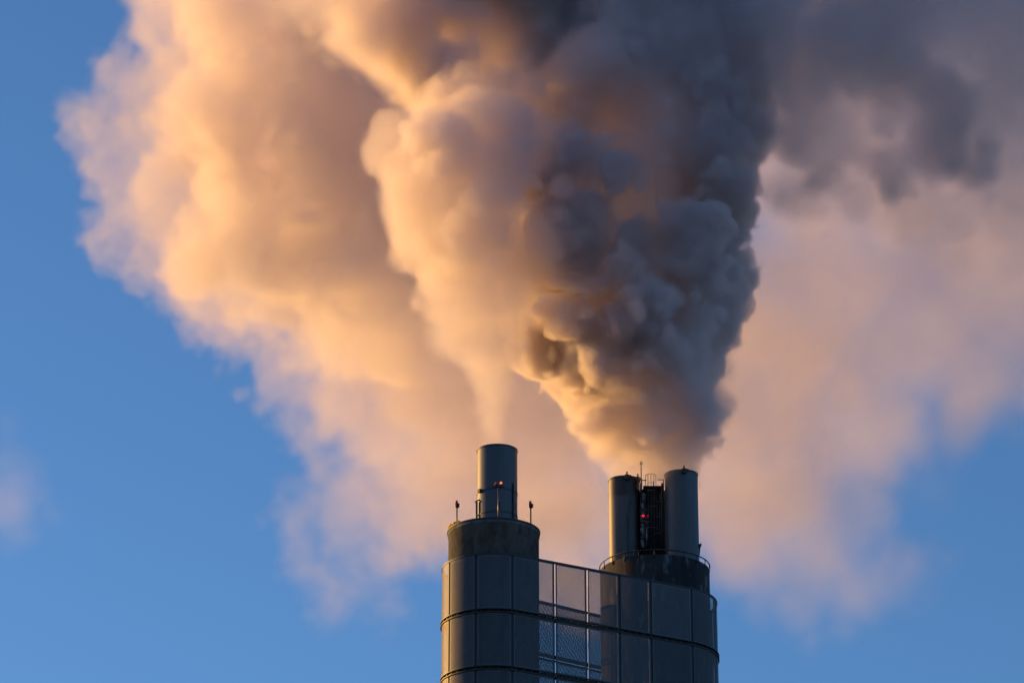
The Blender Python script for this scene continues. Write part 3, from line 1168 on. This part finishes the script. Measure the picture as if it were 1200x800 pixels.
smoke_object('smoke_cloud', gr.d, gr.lo, gr.vox, smoke_mat('drifting smoke', WHITE, 1.0, ANISO), 'huge peach-lit cloud of old smoke spreading to the left behind the tower')

VL = [(700, 610, 100, .10), (760, 630, 70, .08), (660, 620, 70, .1), (720, 675, 60, .1), (690, 690, 60, .1), (760, 480, 150, .11), (820, 560, 110, .09), (700, 480, 120, .08), (860, 480, 140, .1), (820, 380, 150, .1), (900, 380, 140, .09), (980, 330, 150, .085), (1080, 380, 150, .07), (1000, 480, 130, .07), (900, 560, 120, .08),
      (960, 620, 95, .07), (1000, 690, 75, .065), (1060, 680, 70, .055), (890, 640, 60, .06), (940, 690, 60, .05), (1150, 470, 100, .055), (1200, 400, 140, .06), (1180, 300, 170, .08), (1100, 150, 190, .09), (950, 150, 190, .1),
      (1250, 100, 210, .09), (800, -40, 200, .12), (1050, -60, 200, .11), (1100, 560, 60, .03), (720, 200, 200, .12)]
lo, hi = box_px(560, 1290, -110, 770, YB - 12, YB + 34)
gr = Grid(lo, hi, 0.5, 6)
gr.warp((2.5, 1.0), (13, 4), 4)
fine = noise3(gr.n, gr.vox, 6.0, gr.rng, 4, 0.6)
for u, v, r, dn in VL:
    dn *= .92 if u < 930 else .7
    p = at(u, v, YB + 12 + gr.rng.normal(0, 2.0))
    cauliflower(gr, (p.x, p.y, p.z), r * m, dn * 1.15, 6, 1, (8,), (.3, .5), grow=fine, famp=2.6)
gr.d *= np.clip(1 + 0.75 * noise3(gr.n, gr.vox, 9, gr.rng, 5, 0.6), 0.1, 2)
gr.fade_faces()
smoke_object('smoke_veil', gr.d, gr.lo, gr.vox, smoke_mat('veil of smoke', WHITE, 1.0, ANISO), 'thin pink veil of smoke across the blue sky right of the tower')

# ---- a shaded bank of smoke over the top of the plumes
YU = YT + 4.0
m = mpp(YU)
lo, hi = box_px(250, 990, -260, 190, YU - 19, YU + 22)
gr = Grid(lo, hi, 0.3, 17)
gr.warp((0.9, 0.35), (5, 1.3), 3)
fine = noise3(gr.n, gr.vox, 2.4, gr.rng, 3, 0.6)
bank = [(540, -10, 105, .6, 3), (450, -45, 85, .6, 3), (620, 30, 100, .6, 3), (400, -70, 80, .6, 3), (700, 10, 105, .6, 2), (600, -70, 120, .6, 2), (720, -130, 150, .6, 0), (830, -150, 150, .6, 0), (640, -190, 150, .6, 0)]  # last three puffs, mostly above the view, are added to shade the right-hand smoke
for k in range(75):                       # its front is nearly flat and turned away from the sun
    u = gr.rng.uniform(335, 790)
    v = gr.rng.uniform(-70, 10 + 95 * min(1, (u - 335) / 200.0))
    bank.append((u, v, gr.rng.uniform(40, 66), float(np.interp(u, [340, 470, 560], [.3, 1.1, 1.8])), -3.8 + gr.rng.normal(0, .4)))
for u, v, r, dn, dy in bank:
    p = at(u, v, YU + dy + (u - 560) * 0.036)
    cauliflower(gr, (p.x, p.y, p.z), r * m, dn, float(np.interp(u, [360, 560], [3.6, 2.0])), 1, (10, 5), (.2, .42), grow=fine, famp=0.8)
gr.d *= np.clip(1 + 0.5 * noise3(gr.n, gr.vox, 4, gr.rng, 3), 0.2, 2)
gr.fade_faces()
smoke_object('smoke_bank', gr.d, gr.lo, gr.vox, smoke_mat('bank of smoke', WHITE, 1.0, ANISO), 'dark purple bank of smoke hanging over the two plumes at the top')

# ---- darker smoke that curls over to the right
YD = 238.0
lo, hi = box_px(790, 1290, -120, 360, YD - 15, YD + 13)
gr = Grid(lo, hi, 0.22, 31)
gr.warp((1.1, 0.4), (6, 1.8), 4)
fine = noise3(gr.n, gr.vox, 3.0, gr.rng, 4)
m = mpp(YD)
for u, v, r, dn in [(950, 60, 85, .5), (1030, 80, 75, .5), (1000, 20, 90, .5), (930, 10, 90, .5), (1040, -20, 85, .5), (1095, 160, 60, .8), (1050, 185, 52, .7), (1138, 190, 42, .8), (1100, 110, 60, .6), (1010, 160, 55, .5), (1040, 130, 55, .6),
                    (960, 150, 75, .55), (900, 100, 60, .6), (880, 30, 55, .55), (915, 150, 50, .5), (1125, 285, 36, .09), (1100, 245, 50, .12), (1000, 225, 45, .14), (940, 220, 55, .14), (1060, 240, 45, .12),
                    (1150, 60, 120, .13), (1200, 130, 110, .08), (1230, 20, 120, .22), (1130, -60, 120, .22), (1190, 220, 80, .07)]:
    p = at(u, v, YD - (u - 1010) * 0.038 + gr.rng.normal(0, .8))
    cauliflower(gr, (p.x, p.y, p.z), r * m, dn, 1.8, 1, (9,), (.3, .5), grow=fine, famp=0.9)
gr.d *= np.clip(1 + 0.6 * noise3(gr.n, gr.vox, 5, gr.rng, 4), 0.1, 2)
gr.fade_faces()
smoke_object('smoke_bank', gr.d, gr.lo, gr.vox, smoke_mat('shaded smoke', WHITE, 1.0, ANISO), 'dark purple smoke bank curling over at the upper right, in the shade')

# ---- a faint far wisp low on the left
YW = 420.0
lo, hi = box_px(-90, 140, 480, 700, YW - 14, YW + 14)
gr = Grid(lo, hi, 0.6, 41)
gr.warp((2.5, 1.0), (12, 4), 4)
fine = noise3(gr.n, gr.vox, 6, gr.rng, 4)
m = mpp(YW)
for u, v, r in [(8, 560, 46), (30, 580, 34), (-10, 600, 60), (-5, 530, 40), (5, 640, 40), (0, 500, 28), (48, 610, 34), (20, 620, 30), (-30, 550, 40), (75, 590, 22), (110, 590, 16), (50, 665, 18)]:
    p = at(u, v, YW)
    gr.splat((p.x, p.y, p.z), r * m, .03, 6.0, grow=fine, famp=1.5)
gr.fade_faces()
smoke_object('smoke_wisp', gr.d, gr.lo, gr.vox, smoke_mat('faint smoke', WHITE, 1.0, ANISO), 'faint pinkish wisp of smoke low in the blue sky at the left')
